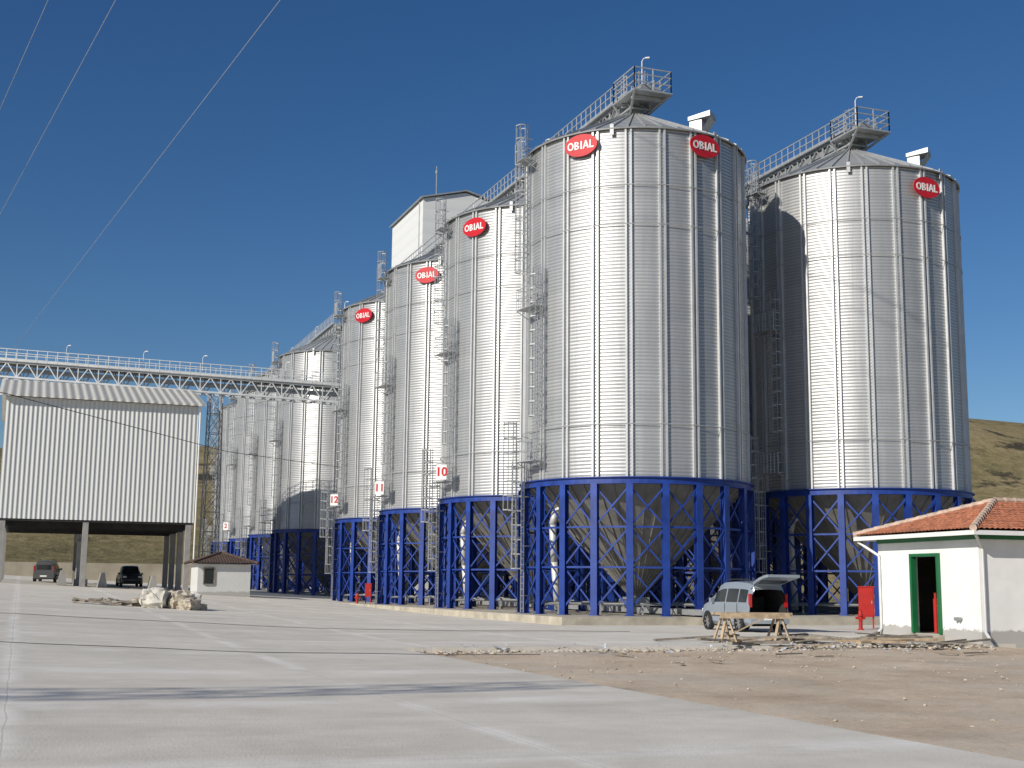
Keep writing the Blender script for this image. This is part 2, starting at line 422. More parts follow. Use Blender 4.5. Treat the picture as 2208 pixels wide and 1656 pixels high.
PM=[platform_mesh(200,215,15.2),platform_mesh(202,216,7.6),platform_mesh(195,205,23.0,R+.2,R+.85)]
ob_plate=MB()
n=40
ob_plate.v=[(.9*math.cos(2*PI*i/n),.56*math.sin(2*PI*i/n),0) for i in range(n)]+[(.9*math.cos(2*PI*i/n),.56*math.sin(2*PI*i/n),.06) for i in range(n)]
ob_plate.f=[tuple(range(n-1,-1,-1)),tuple(range(n,2*n))]+[(i,(i+1)%n,(i+1)%n+n,i+n) for i in range(n)]; ob_plate.m=[0]*len(ob_plate.f)
ME_plate=ob_plate.mesh('logo_sign',[M_red])
def logo_mesh():
    b=MB(); H=.20
    def arc(cx,cy,rx,ry,a0,a1,w,z1,closed=False,n=14):
        k=n if closed else n+1
        A=[a0+(a1-a0)*i/n for i in range(k)]
        b.flat([(cx+rx*math.cos(a),cy+ry*math.sin(a)) for a in A],[(cx+(rx-w)*math.cos(a),cy+(ry-w*.85)*math.sin(a)) for a in A],0,z1,closed)
    def bar(x0,y0,x1,y1,w,z1):
        d=Vector((x1-x0,y1-y0)); d.normalize(); n_=Vector((-d.y,d.x))*w/2
        p=[(x0+n_.x,y0+n_.y),(x0-n_.x,y0-n_.y),(x1-n_.x,y1-n_.y),(x1+n_.x,y1+n_.y)]
        b.add([(x,y,0) for x,y in p]+[(x,y,z1) for x,y in p],[(4,5,6,7),(0,1,5,4),(1,2,6,5),(2,3,7,6),(3,0,4,7)])
    arc(-.555,0,.175,H,0,2*PI,.08,.02,True,20)
    x=-.30
    bar(x,-H,x,H,.08,.02)
    arc(x+.03,.095,.165,.105,-PI/2,PI/2,.07,.0215); arc(x+.03,-.09,.195,.11,-PI/2,PI/2,.075,.023)
    bar(.035,-H,.035,H,.085,.02)
    bar(.15,-H,.285,H,.075,.02); bar(.42,-H,.285,H,.075,.0215); bar(.2,-.07,.37,-.07,.06,.023)
    bar(.52,-H,.52,H,.08,.02); bar(.56,-H+.035,.72,-H+.035,.07,.0215)
    return b.mesh('lettering',[M_white])
ME_logo=logo_mesh()
nb=MB(); nb.box(-.30,-.43,0,.30,.43,.04); ME_num=nb.mesh('number_sign',[M_white])
def facing(pos,deg):
    o=polar(1,deg,0); up=Vector((0,0,1)); x=up.cross(o)
    m=Matrix((x,up,o)).transposed().to_4x4(); m.translation=pos; return m
def link(me,name,parent,loc=(0,0,0),rz=0):
    o=bpy.data.objects.new(name,me); COL.objects.link(o); o.parent=parent; o.location=loc; o.rotation_euler=(0,0,rz); return o
def make_silo(x,y,label,logos=(),num=None,lz=22.55):
    e=empty('grain_silo',(x,y,BZ),label,'silo','grain silos in the storage rows')
    for nme in ('wall','wall_stiffener','roof','roof_rib','roof_vent','ring_beam','hopper','bracing','air_duct','pipe_rail'):
        link(meshes[nme],nme,e)
    link(meshes['discharge_conveyor'],'discharge_conveyor',e,(0,0,0),math.atan2(-DX,DY))
    for a in (254,308): link(meshes['lifting_eye'],'lifting_eye',e,(0,0,0),math.radians(a))
    for i in range(3): link(meshes['wind_ring%d'%i],'wind_ring',e)
    for i in range(NB):
        a=360*i/NB; link(meshes['column'],'column',e,polar(RB,a,0),math.radians(a))
    for (a,r,z0,z1),(lm,cm) in zip(LAD,LM):
        l=link(lm,'ladder',e,polar(r,a,0),math.radians(a)); link(cm,'safety_cage',l)
    for p in PM: link(p,'landing_platform',e)
    for a in logos:
        s=link(ME_plate,'logo_sign',e); s.matrix_local=facing(polar(R+.19,a,lz-BZ),a)
        s['label']='red oval sign with white lettering'
        t=link(ME_logo,'lettering',s); t.location=(0,0,.062)
    if num:
        s=link(ME_num,'number_sign',e); s.matrix_local=facing(Vector((-5.45,-4.05,8.1-BZ)),258)
        s['label']='white board with red number'
        tm=text_mesh(num,.70,.008,.018); tm.materials.clear(); tm.materials.append(M_red)
        t=link(tm,'lettering',s); t.location=(0,0,.05)
    return e
base='tall galvanised silo on blue legs'
make_silo(6.3,65.7,base+' with two oval signs',(238.5,300.5),None,22.9)
make_silo(1.45,78.7,base+' with number ten board',(230,),'10')
make_silo(-3.4,91.6,base+' with number eleven board',(245,),'11')
make_silo(-8.2,104.6,base+' with number twelve board',(233,),'12')
make_silo(19.1,71,base+', half in neighbour shadow',(296,))
for k in (1,2,3): make_silo(19.1-4.85*k,71+13*k,base+' in the shaded row')
for k in range(4): make_silo(-17.3-4.87*k,127+13*k,base+' beyond the loading shed',(),'2' if k==2 else None)

# ------------------------------------------------------------ galleries
def lamp_post(e,p,h=2.6,side=(1,0,0)):
    b=MB(); p=Vector(p); s=Vector(side)
    b.tube(p,p+Vector((0,0,h)),.03,6)
    b.path([p+Vector((0,0,h)),p+Vector((0,0,h+.16))+s*.1,p+Vector((0,0,h+.2))+s*.25],.025,6)
    c=p+Vector((0,0,h+.18))+s*.36
    b.beam(c-s*.14,c+s*.14,.12,.07)
    return b.build('lamp',[M_lampw],e,e.location)
def gallery(name,p,q,label,w=1.3,h=1.1,rail=1.1,panel=1.6,lamps=(),hoops=(),legs=(),ch=.12,mat=None,lh=2.3,dia=.07):
    mat=mat or M_galv
    p=Vector(p);q=Vector(q); L=(q-p).length; d=(q-p).normalized(); t=Vector((-d.y,d.x,0)).normalized(); U=Vector((0,0,1))
    e=empty(name,p,label,'conveyor bridge'); n=max(1,round(L/panel)); st=L/n
    b=MB()
    for s in (-1,1):
        o=t*s*w/2
        b.beam(p+o,q+o,ch,ch); b.beam(p+o+U*h,q+o+U*h,ch,ch)
        for i in range(n+1):
            a=p+d*st*i+o; b.beam(a,a+U*h,.08,.08)
            if i<n:
                c=p+d*st*(i+.5)+o
                b.beam(a,c+U*h,dia,dia); b.beam(c+U*h,a+d*st,dia,dia)
    for i in range(n+1):
        a=p+d*st*i; b.beam(a-t*w/2,a+t*w/2,.06,.08); b.beam(a-t*w/2+U*h,a+t*w/2+U*h,.06,.08)
    b.build('truss',[mat],e,p)
    b=MB(); 
    b.beam(p+U*(h+.09),q+U*(h+.09),w+.5,.05); b.build('walkway_deck',[M_galvd],e,p)
    b=MB(); b.beam(p+U*(h*.6)+t*.25,q+U*(h*.6)+t*.25,.4,.35); b.build('conveyor_trough',[M_galvd],e,p)
    for s in (-1,1):
        b=MB()
        o=t*s*(w/2+.24)+U*(h+.1)
        for z in (.5,rail): b.beam(p+o+U*z,q+o+U*z,.055)
        b.beam(p+o+U*.08,q+o+U*.08,.02,.16)
        for i in range(2*n+1): b.beam(p+o+d*st*i/2,p+o+d*st*i/2+U*rail,.05)
        b.build('handrail',[mat],e,p)
    for l in lamps: lamp_post(e,p+d*l-t*(w/2)+U*(h+.1),lh,(.8,-.2,0))
    for l in hoops:
        b=MB(); c=p+d*l-t*(w/2+.6)+U*(h+.1)
        for k in range(5):
            b.ring(c+U*(.5+.42*k),.33,.022,12,4)
        for k in range(6): b.beam(c+polar(.33,60*k,.3),c+polar(.33,60*k,2.25),.03)
        b.build('safety_cage',[M_galv],e,p)
    for l,zb in legs:
        for s in (-1,1):
            b=MB()
            for k in (-.5,.5):
                c=p+d*(l+k)+t*s*w/2; b.beam(c,(c.x,c.y,zb),.09)
            c=p+d*l+t*s*w/2; b.beam((c-d*.5).to_tuple(),(c+d*.5-U*(min(1.2,(c.z-zb)*.9))).to_tuple(),.06)
            b.build('support_leg',[M_galv],e,p)
    return e
GZ=26.4
d3=Vector((-4.85,12.97,0)).normalized()
def rowg(x,y,k,nm,lab,ext0=.8,ext1=2.5,z=GZ):
    c=Vector((x,y,z)); L=13.85*k
    return gallery(nm,c-d3*ext0,c+d3*(L+ext1),lab,1.1,.65,.95,1.3,lamps=[.9+13.85*i for i in range(k+1)],hoops=[2.2+13.85*i for i in range(k+1)],legs=[(13.85*i+2.4,24.9) for i in range(k+1)],ch=.1)
rowg(6.3,65.7,3,'roof_conveyor_gallery','galvanised conveyor gallery with handrails along the silo roofs')
rowg(19.1,71,3,'roof_conveyor_gallery','galvanised conveyor gallery over the shaded silo row')
rowg(-17.3,127,3,'roof_conveyor_gallery','galvanised conveyor gallery over the farther silos')
def head_platform(x,y):
    c=Vector((x,y,0)); f=-d3; t=Vector((-f.y,f.x,0)); zf=26.8
    e=empty('conveyor_head_platform',(x,y,26.2),'railed steel platform with drive head on the silo peak','platform','railed drive platforms on the silo peaks')
    o=e.location
    b=MB(); c2=c+f*1.0
    b.obox(c2,f,t,1.3,1.1,zf,zf+.08)
    for s in(-1,1):
        for u in (-1,1):
            b.beam(c2+f*1.25*u+t*1.05*s+Vector((0,0,zf)),c+f*.35*u+t*.4*s+Vector((0,0,26.1)),.1)
    b.beam(c+f*.2-t*.8+Vector((0,0,zf-.12)),c+f*.2+t*.8+Vector((0,0,zf-.12)),.15,.2); b.beam(c+f*1.6-t*.9+Vector((0,0,zf-.12)),c+f*1.6+t*.9+Vector((0,0,zf-.12)),.15,.2)
    b.build('deck',[M_galv],e,o)
    P=[c2+f*1.25*u+t*1.05*s for u,s in((-1,-1),(1,-1),(1,1),(-1,1))]
    b=MB()
    for i in range(4):
        p,q=P[i],P[(i+1)%4]
        for z in (.4,.8,1.15): b.beam(p+Vector((0,0,zf+.08+z)),q+Vector((0,0,zf+.08+z)),.055)
        for k in range(3):
            m=p.lerp(q,k/2); b.beam(m+Vector((0,0,zf+.05)),m+Vector((0,0,zf+1.25)),.055)
    b.build('handrail',[M_galv],e,o)
    b=MB(); b.obox(c+f*.7,f,t,.8,.3,zf+.09,zf+.7); b.tube(c+f*1.3+t*.25+Vector((0,0,zf+.5)),c+f*1.3+t*.85+Vector((0,0,zf+.5)),.2,12)
    b.obox(c+f*.1,f,t,.38,.38,25.9,zf-.01)
    b.build('drive_head',[M_galvd],e,o)
head_platform(6.3,65.7); head_platform(19.1,71)
cg=gallery('conveyor_gallery',(-57,108.3,19.55),(-14.2,108.7,16.75),'long galvanised truss conveyor gallery crossing above the loading shed',1.6,1.25,1.0,1.7,lamps=(19.5,26,31,38),legs=[(20.5,16.6),(27.5,16.6)],ch=.15,mat=M_galv,lh=1.5,dia=.09)
def lattice_tower(x,y,z0,z1,w0,w1,label):
    e=empty('lattice_tower',(x,y,z0),label,'tower'); b=MB(); n=int((z1-z0)/1.6)
    def P(i,k):
        u=i/n; w=w0+(w1-w0)*u; sx,sy=((-1,-1),(1,-1),(1,1),(-1,1))[k%4]; return Vector((x+sx*w/2,y+sy*w/2,z0+(z1-z0)*u))
    for k in range(4):
        b.beam(P(0,k),P(n,k),.08)
        for i in range(n):
            b.beam(P(i,k),P(i,k+1),.045); b.beam(P(i,k),P(i+1,k+1),.04); b.beam(P(i,k+1),P(i+1,k),.04)
    b.build('lattice',[M_galvd],e,(x,y,z0)); return e
lattice_tower(-25.0,108.5,gz(-25),17.35,1.4,1.0,'slim galvanised lattice tower carrying the conveyor gallery')

# ------------------------------------------------------------ machine tower
def machine_tower():
    c0=Vector((-8.3,115,0)); D=Vector((DX,DY,0)); P=Vector((PX,PY,0)); L=10.6; W=8.2; ze=36.7; zr=37.7; z0=.2
    e=empty('elevator_tower',(c0.x,c0.y,z0),'tall white clad elevator tower with low gable roof behind silos','tower building'); o=e.location
    b=MB(); q=[c0,c0+P*W,c0+P*W+D*L,c0+D*L]
    V=[(v.x,v.y,z0) for v in q]+[(v.x,v.y,ze) for v in q]
    m0=c0+P*W/2; m1=m0+D*L
    V+=[(m0.x,m0.y,zr),(m1.x,m1.y,zr)]
    b.add(V,[(0,1,5,8,4),(1,2,6,5),(2,3,7,9,6),(3,0,4,7)])
    b.build('wall',[M_tower],e,o)
    b=MB()
    for s in (0,1):
        a=(c0+P*(W*s)+P*(.25 if s else -.25)-D*.25); bb=a+D*(L+.5)
        r0=m0-D*.25; r1=m1+D*.25
        V=[(a.x,a.y,ze+.0),(bb.x,bb.y,ze+.0),(r1.x,r1.y,zr+.1),(r0.x,r0.y,zr+.1)]
        V+=[(v[0],v[1],v[2]+.13) for v in V]
        b.add(V,[(0,1,2,3),(7,6,5,4),(0,4,5,1),(1,5,6,2),(2,6,7,3),(3,7,4,0)])
    b.build('roof',[M_roofm],e,o)
    b=MB(); p=c0+P*1.6+D*1.2; b.tube((p.x,p.y,ze),(p.x,p.y,40.3),.05,6); b.tube((p.x,p.y,39.6),(p.x,p.y,39.9),.12,6)
    b.build('lightning_rod',[M_galvd],e,o)
    b=MB(); p=c0-P*.04+D*1; 
    b.beam((p.x,p.y,z0),(p.x,p.y,ze),.12)
    b.build('downpipe',[M_galv],e,o)
machine_tower()

# ------------------------------------------------------------ loading shed
def shed():
    D=Vector((DX,DY,0)); P=Vector((PX,PY,0)); c=Vector((-24.3,100,0)); Lw=14.0; Dp=16; zl,ze,zr=6.2,15.2,17.35
    e=empty('loading_shed',(c.x,c.y,1.2),'white corrugated truck loading shed on concrete columns, open below','shed'); o=e.location
    q=[c,c-P*Lw,c-P*Lw+D*Dp,c+D*Dp]
    b=MB()
    V=[(v.x,v.y,zl) for v in q]+[(v.x,v.y,ze) for v in q]; mr=c+D*Dp/2; ml=mr-P*Lw; V+=[(mr.x,mr.y,zr),(ml.x,ml.y,zr)]
    b.add(V,[(1,0,4,5),(2,1,5,9,6),(3,2,6,7),(0,3,7,8,4)])
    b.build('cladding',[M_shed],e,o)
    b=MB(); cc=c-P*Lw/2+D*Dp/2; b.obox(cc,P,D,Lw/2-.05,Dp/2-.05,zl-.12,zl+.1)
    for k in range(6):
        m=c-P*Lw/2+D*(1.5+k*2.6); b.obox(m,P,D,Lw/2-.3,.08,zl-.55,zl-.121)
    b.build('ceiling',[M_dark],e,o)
    b=MB()
    for s in (0,1):
        a0=c+P*.5+D*(-.5 if s==0 else Dp+.5); a1=c-P*(Lw+.5)+D*(-.5 if s==0 else Dp+.5)
        r0=mr+P*.5; r1=ml-P*.5
        V=[(a0.x,a0.y,ze-.02),(a1.x,a1.y,ze-.02),(r1.x,r1.y,zr+.12),(r0.x,r0.y,zr+.12)]; V+=[(v[0],v[1],v[2]+.12) for v in V]
        b.add(V,[(0,1,2,3),(7,6,5,4),(0,4,5,1),(1,5,6,2),(2,6,7,3),(3,7,4,0)])
    b.build('roof',[M_shedroof],e,o)
    for u in (.35,Lw*.56,Lw-.35):
        for v in (.35,Dp/3,2*Dp/3,Dp-.35):
            if u!=Lw*.56 or v in(.35,Dp-.35):
                b=MB(); k=c-P*u+D*v; b.obox(k,P,D,.2,.25,gz(k.x)-.2,zl-.13); b.build('column',[M_colc],e,o)
    b=MB(); p=c+P*.12-D*.1; b.tube((p.x,p.y,1.0),(p.x,p.y,ze),.06,8); b.build('downpipe',[M_white],e,o)
    k=c-P*(Lw*.56)+D*4; g=gz(k.x)
    e2=empty('weighing_pillar',(k.x,k.y,g),'grey concrete control pillar between the shed lanes','pillar')
    b=MB(); b.obox(k,P,D,.35,.9,g-.1,g+3.4); b.obox(k,P,D,.5,1.1,g-.1,g+.5); b.obox(k-P*.2,P,D,.3,.5,g+3.3,g+3.9); b.build('body',[M_colc],e2,e2.location)
    for s in (-1.4,1.5,5.2):
        k2=k+P*s-D*2; e3=empty('concrete_barrier',(k2.x,k2.y,gz(k2.x)),'low sloped concrete barrier beside the shed lane','barrier','concrete barriers in the shed')
        b=MB(); g=gz(k2.x); V=[]
        for (uu,zz) in((-.35,0),(.35,0),(.12,1.1),(-.12,1.1)):
            for dd in (-1,1):
                w=k2+P*uu+D*dd; V.append((w.x,w.y,g+zz))
        b.add(V,[(0,2,4,6),(1,7,5,3),(0,1,3,2),(2,3,5,4),(4,5,7,6),(6,7,1,0)])
        b.build('body',[M_colc],e3,e3.location)
shed()

# ------------------------------------------------------------ houses
def tiled_plane(b,e0,e1,r0,r1,lift=0,tile=.24,row=.36,mi=0):
    e0,e1,r0,r1=[Vector(v) for v in (e0,e1,r0,r1)]
    ax=(e1-e0); L=ax.length; ax.normalize()
    up=((r0+r1)/2-(e0+e1)/2); up-=ax*up.dot(ax); H=up.length; up.normalize(); nrm=ax.cross(up).normalized()
    if nrm.z<0: nrm=-nrm
    nu=int(L/tile*5); rows=max(3,int(H/row)); vs=[];fs=[]
    s0=(r0-e0).dot(ax); s1=(r1-e0).dot(ax)
    ts=[]
    for r in range(rows): ts+=[(r/rows,.035),((r+1)/rows-.002,0)]
    for t,lf in ts:
        lo=s0*t; hi=L+(s1-L)*t
        for i in range(nu+1):
            s=min(max(L*i/nu,lo),hi)
            h=lf+.04*abs(math.sin(PI*s/tile))
            vs.append(e0+ax*s+up*(H*t)+nrm*(h+lift))
    for j in range(len(ts)-1):
        for i in range(nu):
            a=j*(nu+1)+i; fs.append((a,a+1,a+nu+2,a+nu+1))
    b.add(vs,fs,mi)
def hip_roof(name,e,o,c,P,D,W,L,ze,zr,ov,mats,cap):
    a=c-P*ov-D*ov; bb=c+P*(W+ov)-D*ov; cc=c+P*(W+ov)+D*(L+ov); dd=c-P*ov+D*(L+ov)
    hl=(L+2*ov)/2
    r0=c-P*ov+P*hl+D*L/2; r1=c+P*(W+ov)-P*hl+D*L/2
    if (r1-r0).dot(P)<0: m=(r0+r1)/2; r0=m;r1=m
    z=lambda v,h: Vector((v.x,v.y,h))
    A,B,C,E=z(a,ze),z(bb,ze),z(cc,ze),z(dd,ze); R0,R1=z(r0,zr),z(r1,zr)
    b=MB(); tiled_plane(b,A,B,R0,R1,0,.2,.3); tiled_plane(b,B,C,R1,R1,0,.2,.3); tiled_plane(b,C,E,R1,R0,0,.2,.3); tiled_plane(b,E,A,R0,R0,0,.2,.3)
    roof=b.build(name,mats,e,o)
    b=MB()
    for p,q in ((A,R0),(B,R1),(C,R1),(E,R0),(R0,R1)):
        L2=(q-p).length; k=max(1,int(L2/.38))
        if L2<.1: continue
        for i in range(k):
            p1=p.lerp(q,i/k)+Vector((0,0,.05)); p2=p.lerp(q,(i+1)/k+.01)+Vector((0,0,.05)); b.tube(p1,p2,.12,8,0,.095)
    b.build('ridge_cap',[cap],e,o)
    b=MB(); b.add([(v.x,v.y,ze-.02) for v in (A,B,C,E)],[(0,3,2,1)])
    b.build('soffit',[M_white],e,o)
    return A,B,C,E
def right_house():
    D=Vector((-.29,.957,0)).normalized(); P=Vector((D.y,-D.x,0)); c=Vector((14.85,41.5,0)); L=5.7; W=8.5; H=3.35
    e=empty('small_house',(c.x,c.y,0),'small white plastered building with orange tile roof and green trim','house'); o=e.location
    s0,s1,z0,z1=2.05,3.65,.22,2.78
    T=.22
    b=MB()
    def wall(p,q,za,zb):
        d=(q-p).normalized(); n=Vector((d.y,-d.x,0))
        c2=(p+q)/2; b.obox(c2+n*T/2,d,n,(q-p).length/2,T/2,za,zb)
    wall(c,c+D*s0,-.3,H); wall(c+D*s1,c+D*L,-.3,H); wall(c+D*s0,c+D*s1,z1,H); wall(c+D*s0,c+D*s1,-.3,z0)
    b.obox(c+P*(W/2)+D*T/2,P,D,W/2-T-.001,T/2,-.3,H); b.obox(c+P*(W/2)+D*(L-T/2),P,D,W/2-T-.001,T/2,-.3,H); b.obox(c+P*(W-T/2)+D*(L/2),P,D,T/2,L/2,-.3,H)
    b.build('wall',[M_plast],e,o)
    b=MB(); b.obox(c+P*W/2+D*L/2,P,D,W/2-T,L/2-T,-.1,z0-.01); b.build('floor',[M_slab],e,o)
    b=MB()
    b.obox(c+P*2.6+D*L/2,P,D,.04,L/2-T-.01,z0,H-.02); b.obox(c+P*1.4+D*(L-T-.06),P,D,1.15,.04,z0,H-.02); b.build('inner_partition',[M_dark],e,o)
    f=.1; b=MB()
    for a,bb,za,zb in ((s0-.02,s0+f,z0,z1),(s1-f,s1+.02,z0,z1),(s0-.02,s1+.02,z1,z1+f)):
        m=c+D*(a+bb)/2; b.obox(m,D,P,(bb-a)/2,.1,za,zb)
    b.build('door_frame',[M_green],e,o)
    b=MB(); q=c+P*.6+D*3.25
    b.tube(q+Vector((0,0,z0)),q+Vector((0,0,z0+1.15)),.075,12); b.tube(q+Vector((0,0,z0+1.15)),q+Vector((0,0,z0+1.35)),.04,8); b.tube(q+Vector((0,0,z0+.9)),q-D*.35+Vector((0,0,z0+.9)),.045,10)
    b.build('pump_pipework',[M_hyd],e,o)
    A,B,C,E=hip_roof('roof',e,o,c,P,D,W,L,H+.2,H+1.35,.6,[M_tile],M_mort)
    b=MB()
    for p,q in((A,B),(B,C),(C,E),(E,A)):
        dz=Vector((0,0,-.09)); b.beam(p+dz,q+dz,.04,.14)
    b.build('fascia',[M_white],e,o)
    b=MB()
    for p,q in ((c-P*.02-D*.02,c+P*W-D*.02),(c-P*.02-D*.02,c-P*.02+D*L)):
        b.beam(p+Vector((0,0,H+.0)),q+Vector((0,0,H+.0)),.08,.14)
    b.build('eaves_band',[M_green],e,o)
    b=MB()
    p=E+Vector((0,0,-.2)); q=c+D*(L-.15)-P*.06
    b.path([p+P*.1-D*.1,Vector((q.x,q.y,H-.5)),Vector((q.x,q.y,.3)),Vector((q.x,q.y,.15))-P*.15],.05,8)
    b.build('downpipe',[M_duct],e,o)
    b=MB()
    q=c-D*.06+P*.1
    b.path([A+Vector((.1,.1,-.15)),Vector((q.x,q.y,H-.35)),Vector((q.x,q.y,.35)),Vector((q.x,q.y,.15))-D*.2],.05,8)
    b.build('downpipe',[M_duct],e,o)
    for s in (1.15,1.0): 
        b=MB()
        m=c+D*s-P*.02+Vector((0,0,.75)); b.tube(m,m-P*.14,.06,8)
        b.build('wall_outlet',[M_galvd],e,o)
    m=c+D*2.85; V=[]
    b=MB()
    for uu,zz in ((-.0,.2),(-1.3,0.01)):
        for dd in (-.9,.9): w=m+P*uu+D*dd*(1 if uu==0 else 1.25); V.append((w.x,w.y,zz))
    V+=[(v[0],v[1],-.1) for v in V]
    b.add(V,[(0,1,3,2),(0,2,6,4),(1,5,7,3),(2,3,7,6)]); b.build('door_ramp',[M_slab],e,o)
right_house()
def left_house():
    D=Vector((DX,DY,0)); P=Vector((PX,PY,0)); c=Vector((-22.6,95,0)); g=.62
    e=empty('small_house',(c.x,c.y,g),'small white hut with brown tiled hip roof beside the shed','house'); o=e.location
    b=MB(); b.obox(c+P*1.9+D*2,P,D,1.9,2,g-.4,g+2.4); b.build('wall',[M_plasg],e,o)
    hip_roof('roof',e,o,c,P,D,3.8,4,g+2.45,g+3.25,.45,[M_tiled],M_tiled)
    b=MB(); m=c+P*.8-D*.02; b.obox(m,P,D,.35,.04,g+1.0,g+2.1); b.build('window',[M_glass],e,o)
    b=MB()
    for s in (-.38,.38): b.obox(m+P*s,P,D,.04,.06,g+.95,g+2.15)
    b.obox(m,P,D,.34,.06,g+2.1,g+2.18); b.obox(m,P,D,.34,.08,g+.9,g+.98); b.build('window_frame',[M_woodg],e,o)
left_house()

# ------------------------------------------------------------ ground
def grid(name,xs,ys,fz,mat,smooth=True):
    b=MB(); nx=len(xs);ny=len(ys)
    b.v=[(x,y,fz(x,y)) for y in ys for x in xs]
    b.f=[(j*nx+i,j*nx+i+1,(j+1)*nx+i+1,(j+1)*nx+i) for j in range(ny-1) for i in range(nx-1)]; b.m=[0]*len(b.f)
    return b.build(name,[mat],None,(0,0,0),smooth)
def fr(a,b,s): 
    n=int(round((b-a)/s)); return [a+(b-a)*i/n for i in range(n+1)]
def hz(x,y):
    r=math.hypot(x,y); t=min(1,max(0,(r-205)/170)); t=t*t*(3-2*t)
    if y<0: t*=max(0,1+y/60)
    az=math.degrees(math.atan2(x,max(y,1e-3)))
    H=40+3*math.sin(az*.11+1.2)+min(13,max(0,az-4)*1.4)-max(0,az-19)*1.3
    nz=noise.noise(Vector((x*.012,y*.012,0)))*7+noise.noise(Vector((x*.045,y*.045,3)))*2.2
    H2=max(0,r-375)*.02
    base=gz(x) if x>-60 else gz(-60)
    return base*max(0,1-max(0,r-200)/100)-.32+t*(H+nz)-H2*t
xs=fr(-700,-90,16)+fr(-90,90,5)[1:]+fr(90,700,16)[1:]
ys=fr(-200,-20,15)+fr(-20,230,5)[1:]+fr(230,900,12)[1:]
g=grid('terrain',xs,ys,hz,M_hill); struct(g)
def rect_sheet(b,a0,a1,b0,b1,st,lift=0,skirt=.3):
    As=fr(a0,a1,st); Bs=fr(b0,b1,st); nx=len(Bs)
    vs=[]
    for a in As:
        for bb in Bs:
            p=RF(a,bb); vs.append((p.x,p.y,gz(p.x)+lift))
    b.add(vs,[(j*nx+i,j*nx+i+1,(j+1)*nx+i+1,(j+1)*nx+i) for j in range(len(As)-1) for i in range(nx-1)])
    def sk(line):
        o=[Vector(v) for v in line]; n=len(o)
        b.add(o+[v-Vector((0,0,skirt)) for v in o],[(i,i+1,i+1+n,i+n) for i in range(n-1)])
    sk(vs[:nx]); sk(vs[-nx:]); sk(vs[::nx]); sk(vs[nx-1::nx])
AC,BC=33.6,9.3
b=MB(); rect_sheet(b,-40,190,-80,BC,3); y1=b.build('yard_pavement',[M_conc],None,(0,0,0)); struct(y1)
b=MB(); rect_sheet(b,AC,190,BC,72,3); y2=b.build('yard_pavement',[M_conc],None,(0,0,0)); struct(y2)
b=MB(); As=fr(-10,AC+.4,.35); Bs=fr(BC-.3,62,.45); nx=len(Bs)
for a in As:
    for bb in Bs:
        p=RF(a,bb)
        edge=min(1,max(0,(bb-BC)/1.2))*min(1,max(0,(AC-a)/.6))
        z=-.1+(.06*noise.noise(Vector((p.x*.35,p.y*.35,0)))+.045*noise.noise(Vector((p.x*1.7,p.y*1.7,5)))+.02*noise.noise(Vector((p.x*5,p.y*5,2))))
        if edge<1: z=min(z,-.06)
        b.v.append((p.x,p.y,z))
b.f=[(j*nx+i,j*nx+i+1,(j+1)*nx+i+1,(j+1)*nx+i) for j in range(len(As)-1) for i in range(nx-1)]; b.m=[0]*len(b.f)
dl=b.build('dirt_lot_ground',[M_dirt],None,(0,0,0),True); struct(dl)
b=MB()
c=RF(111,36.5); b.obox(c,(PX,PY,0),(DX,DY,0),14.6,58.8,-.3,BZ)
pl=b.build('silo_pavement_plinth',[M_slab],None,(0,0,0)); struct(pl)
b=MB(); p0=Vector((-75,124,0)); p1=Vector((-30,141,0)); b.obox((p0+p1)/2,(p1-p0),Vector((-(p1-p0).y,(p1-p0).x,0)),24,.2,.6,3.6)
w=b.build('retaining_wall',[M_wall2],None,(p0.x,p0.y,1)); tag(w,'long low weathered tan retaining wall behind the shed','wall')

def rock(b,c,s,mi=0):
    pts=[(0,0,1),(0,0,-1)]+[(math.cos(a),math.sin(a),.4) for a in [k*2*PI/5 for k in range(5)]]+[(math.cos(a),math.sin(a),-.4) for a in [(k+.5)*2*PI/5 for k in range(5)]]
    r=[random.uniform(.6,1.15) for _ in pts]
    ang=random.random()*6
    V=[]
    for p,q in zip(pts,r):
        x=p[0]*math.cos(ang)-p[1]*math.sin(ang); y=p[0]*math.sin(ang)+p[1]*math.cos(ang)
        V.append((c[0]+x*q*s,c[1]+y*q*s,c[2]+p[2]*q*s*.6))
    F=[(0,2+k,2+(k+1)%5) for k in range(5)]+[(1,7+(k+1)%5,7+k) for k in range(5)]+[(2+k,7+k,2+(k+1)%5) for k in range(5)]+[(7+k,7+(k+1)%5,2+(k+1)%5) for k in range(5)]
    b.add(V,F,mi)
b=MB()
for i in range(800):
    a=AC-abs(random.gauss(0,9)) if random.random()<.6 else random.uniform(4,AC); bb=random.uniform(BC+.3,45)
    if a<3: continue
    p=RF(a,bb); rock(b,(p.x,p.y,-.085),random.choice((.015,.02,.025,.03,.04)))
for i in range(480):
    p=RF(AC-abs(random.gauss(0,.5)),random.uniform(BC+.5,28)); rock(b,(p.x,p.y,-.08),random.choice((.03,.04,.05,.06,.09)))
for i in range(160):
    p=RF(AC+random.uniform(-1,1.4),random.uniform(21,28)); rock(b,(p.x,p.y,.0),random.uniform(.03,.09))
rb=b.build('rubble_gravel',[M_rock],None,(0,0,0)); tag(rb,'scattered rubble and gravel on the bare dirt','rubble'); rb['kind']='stuff'

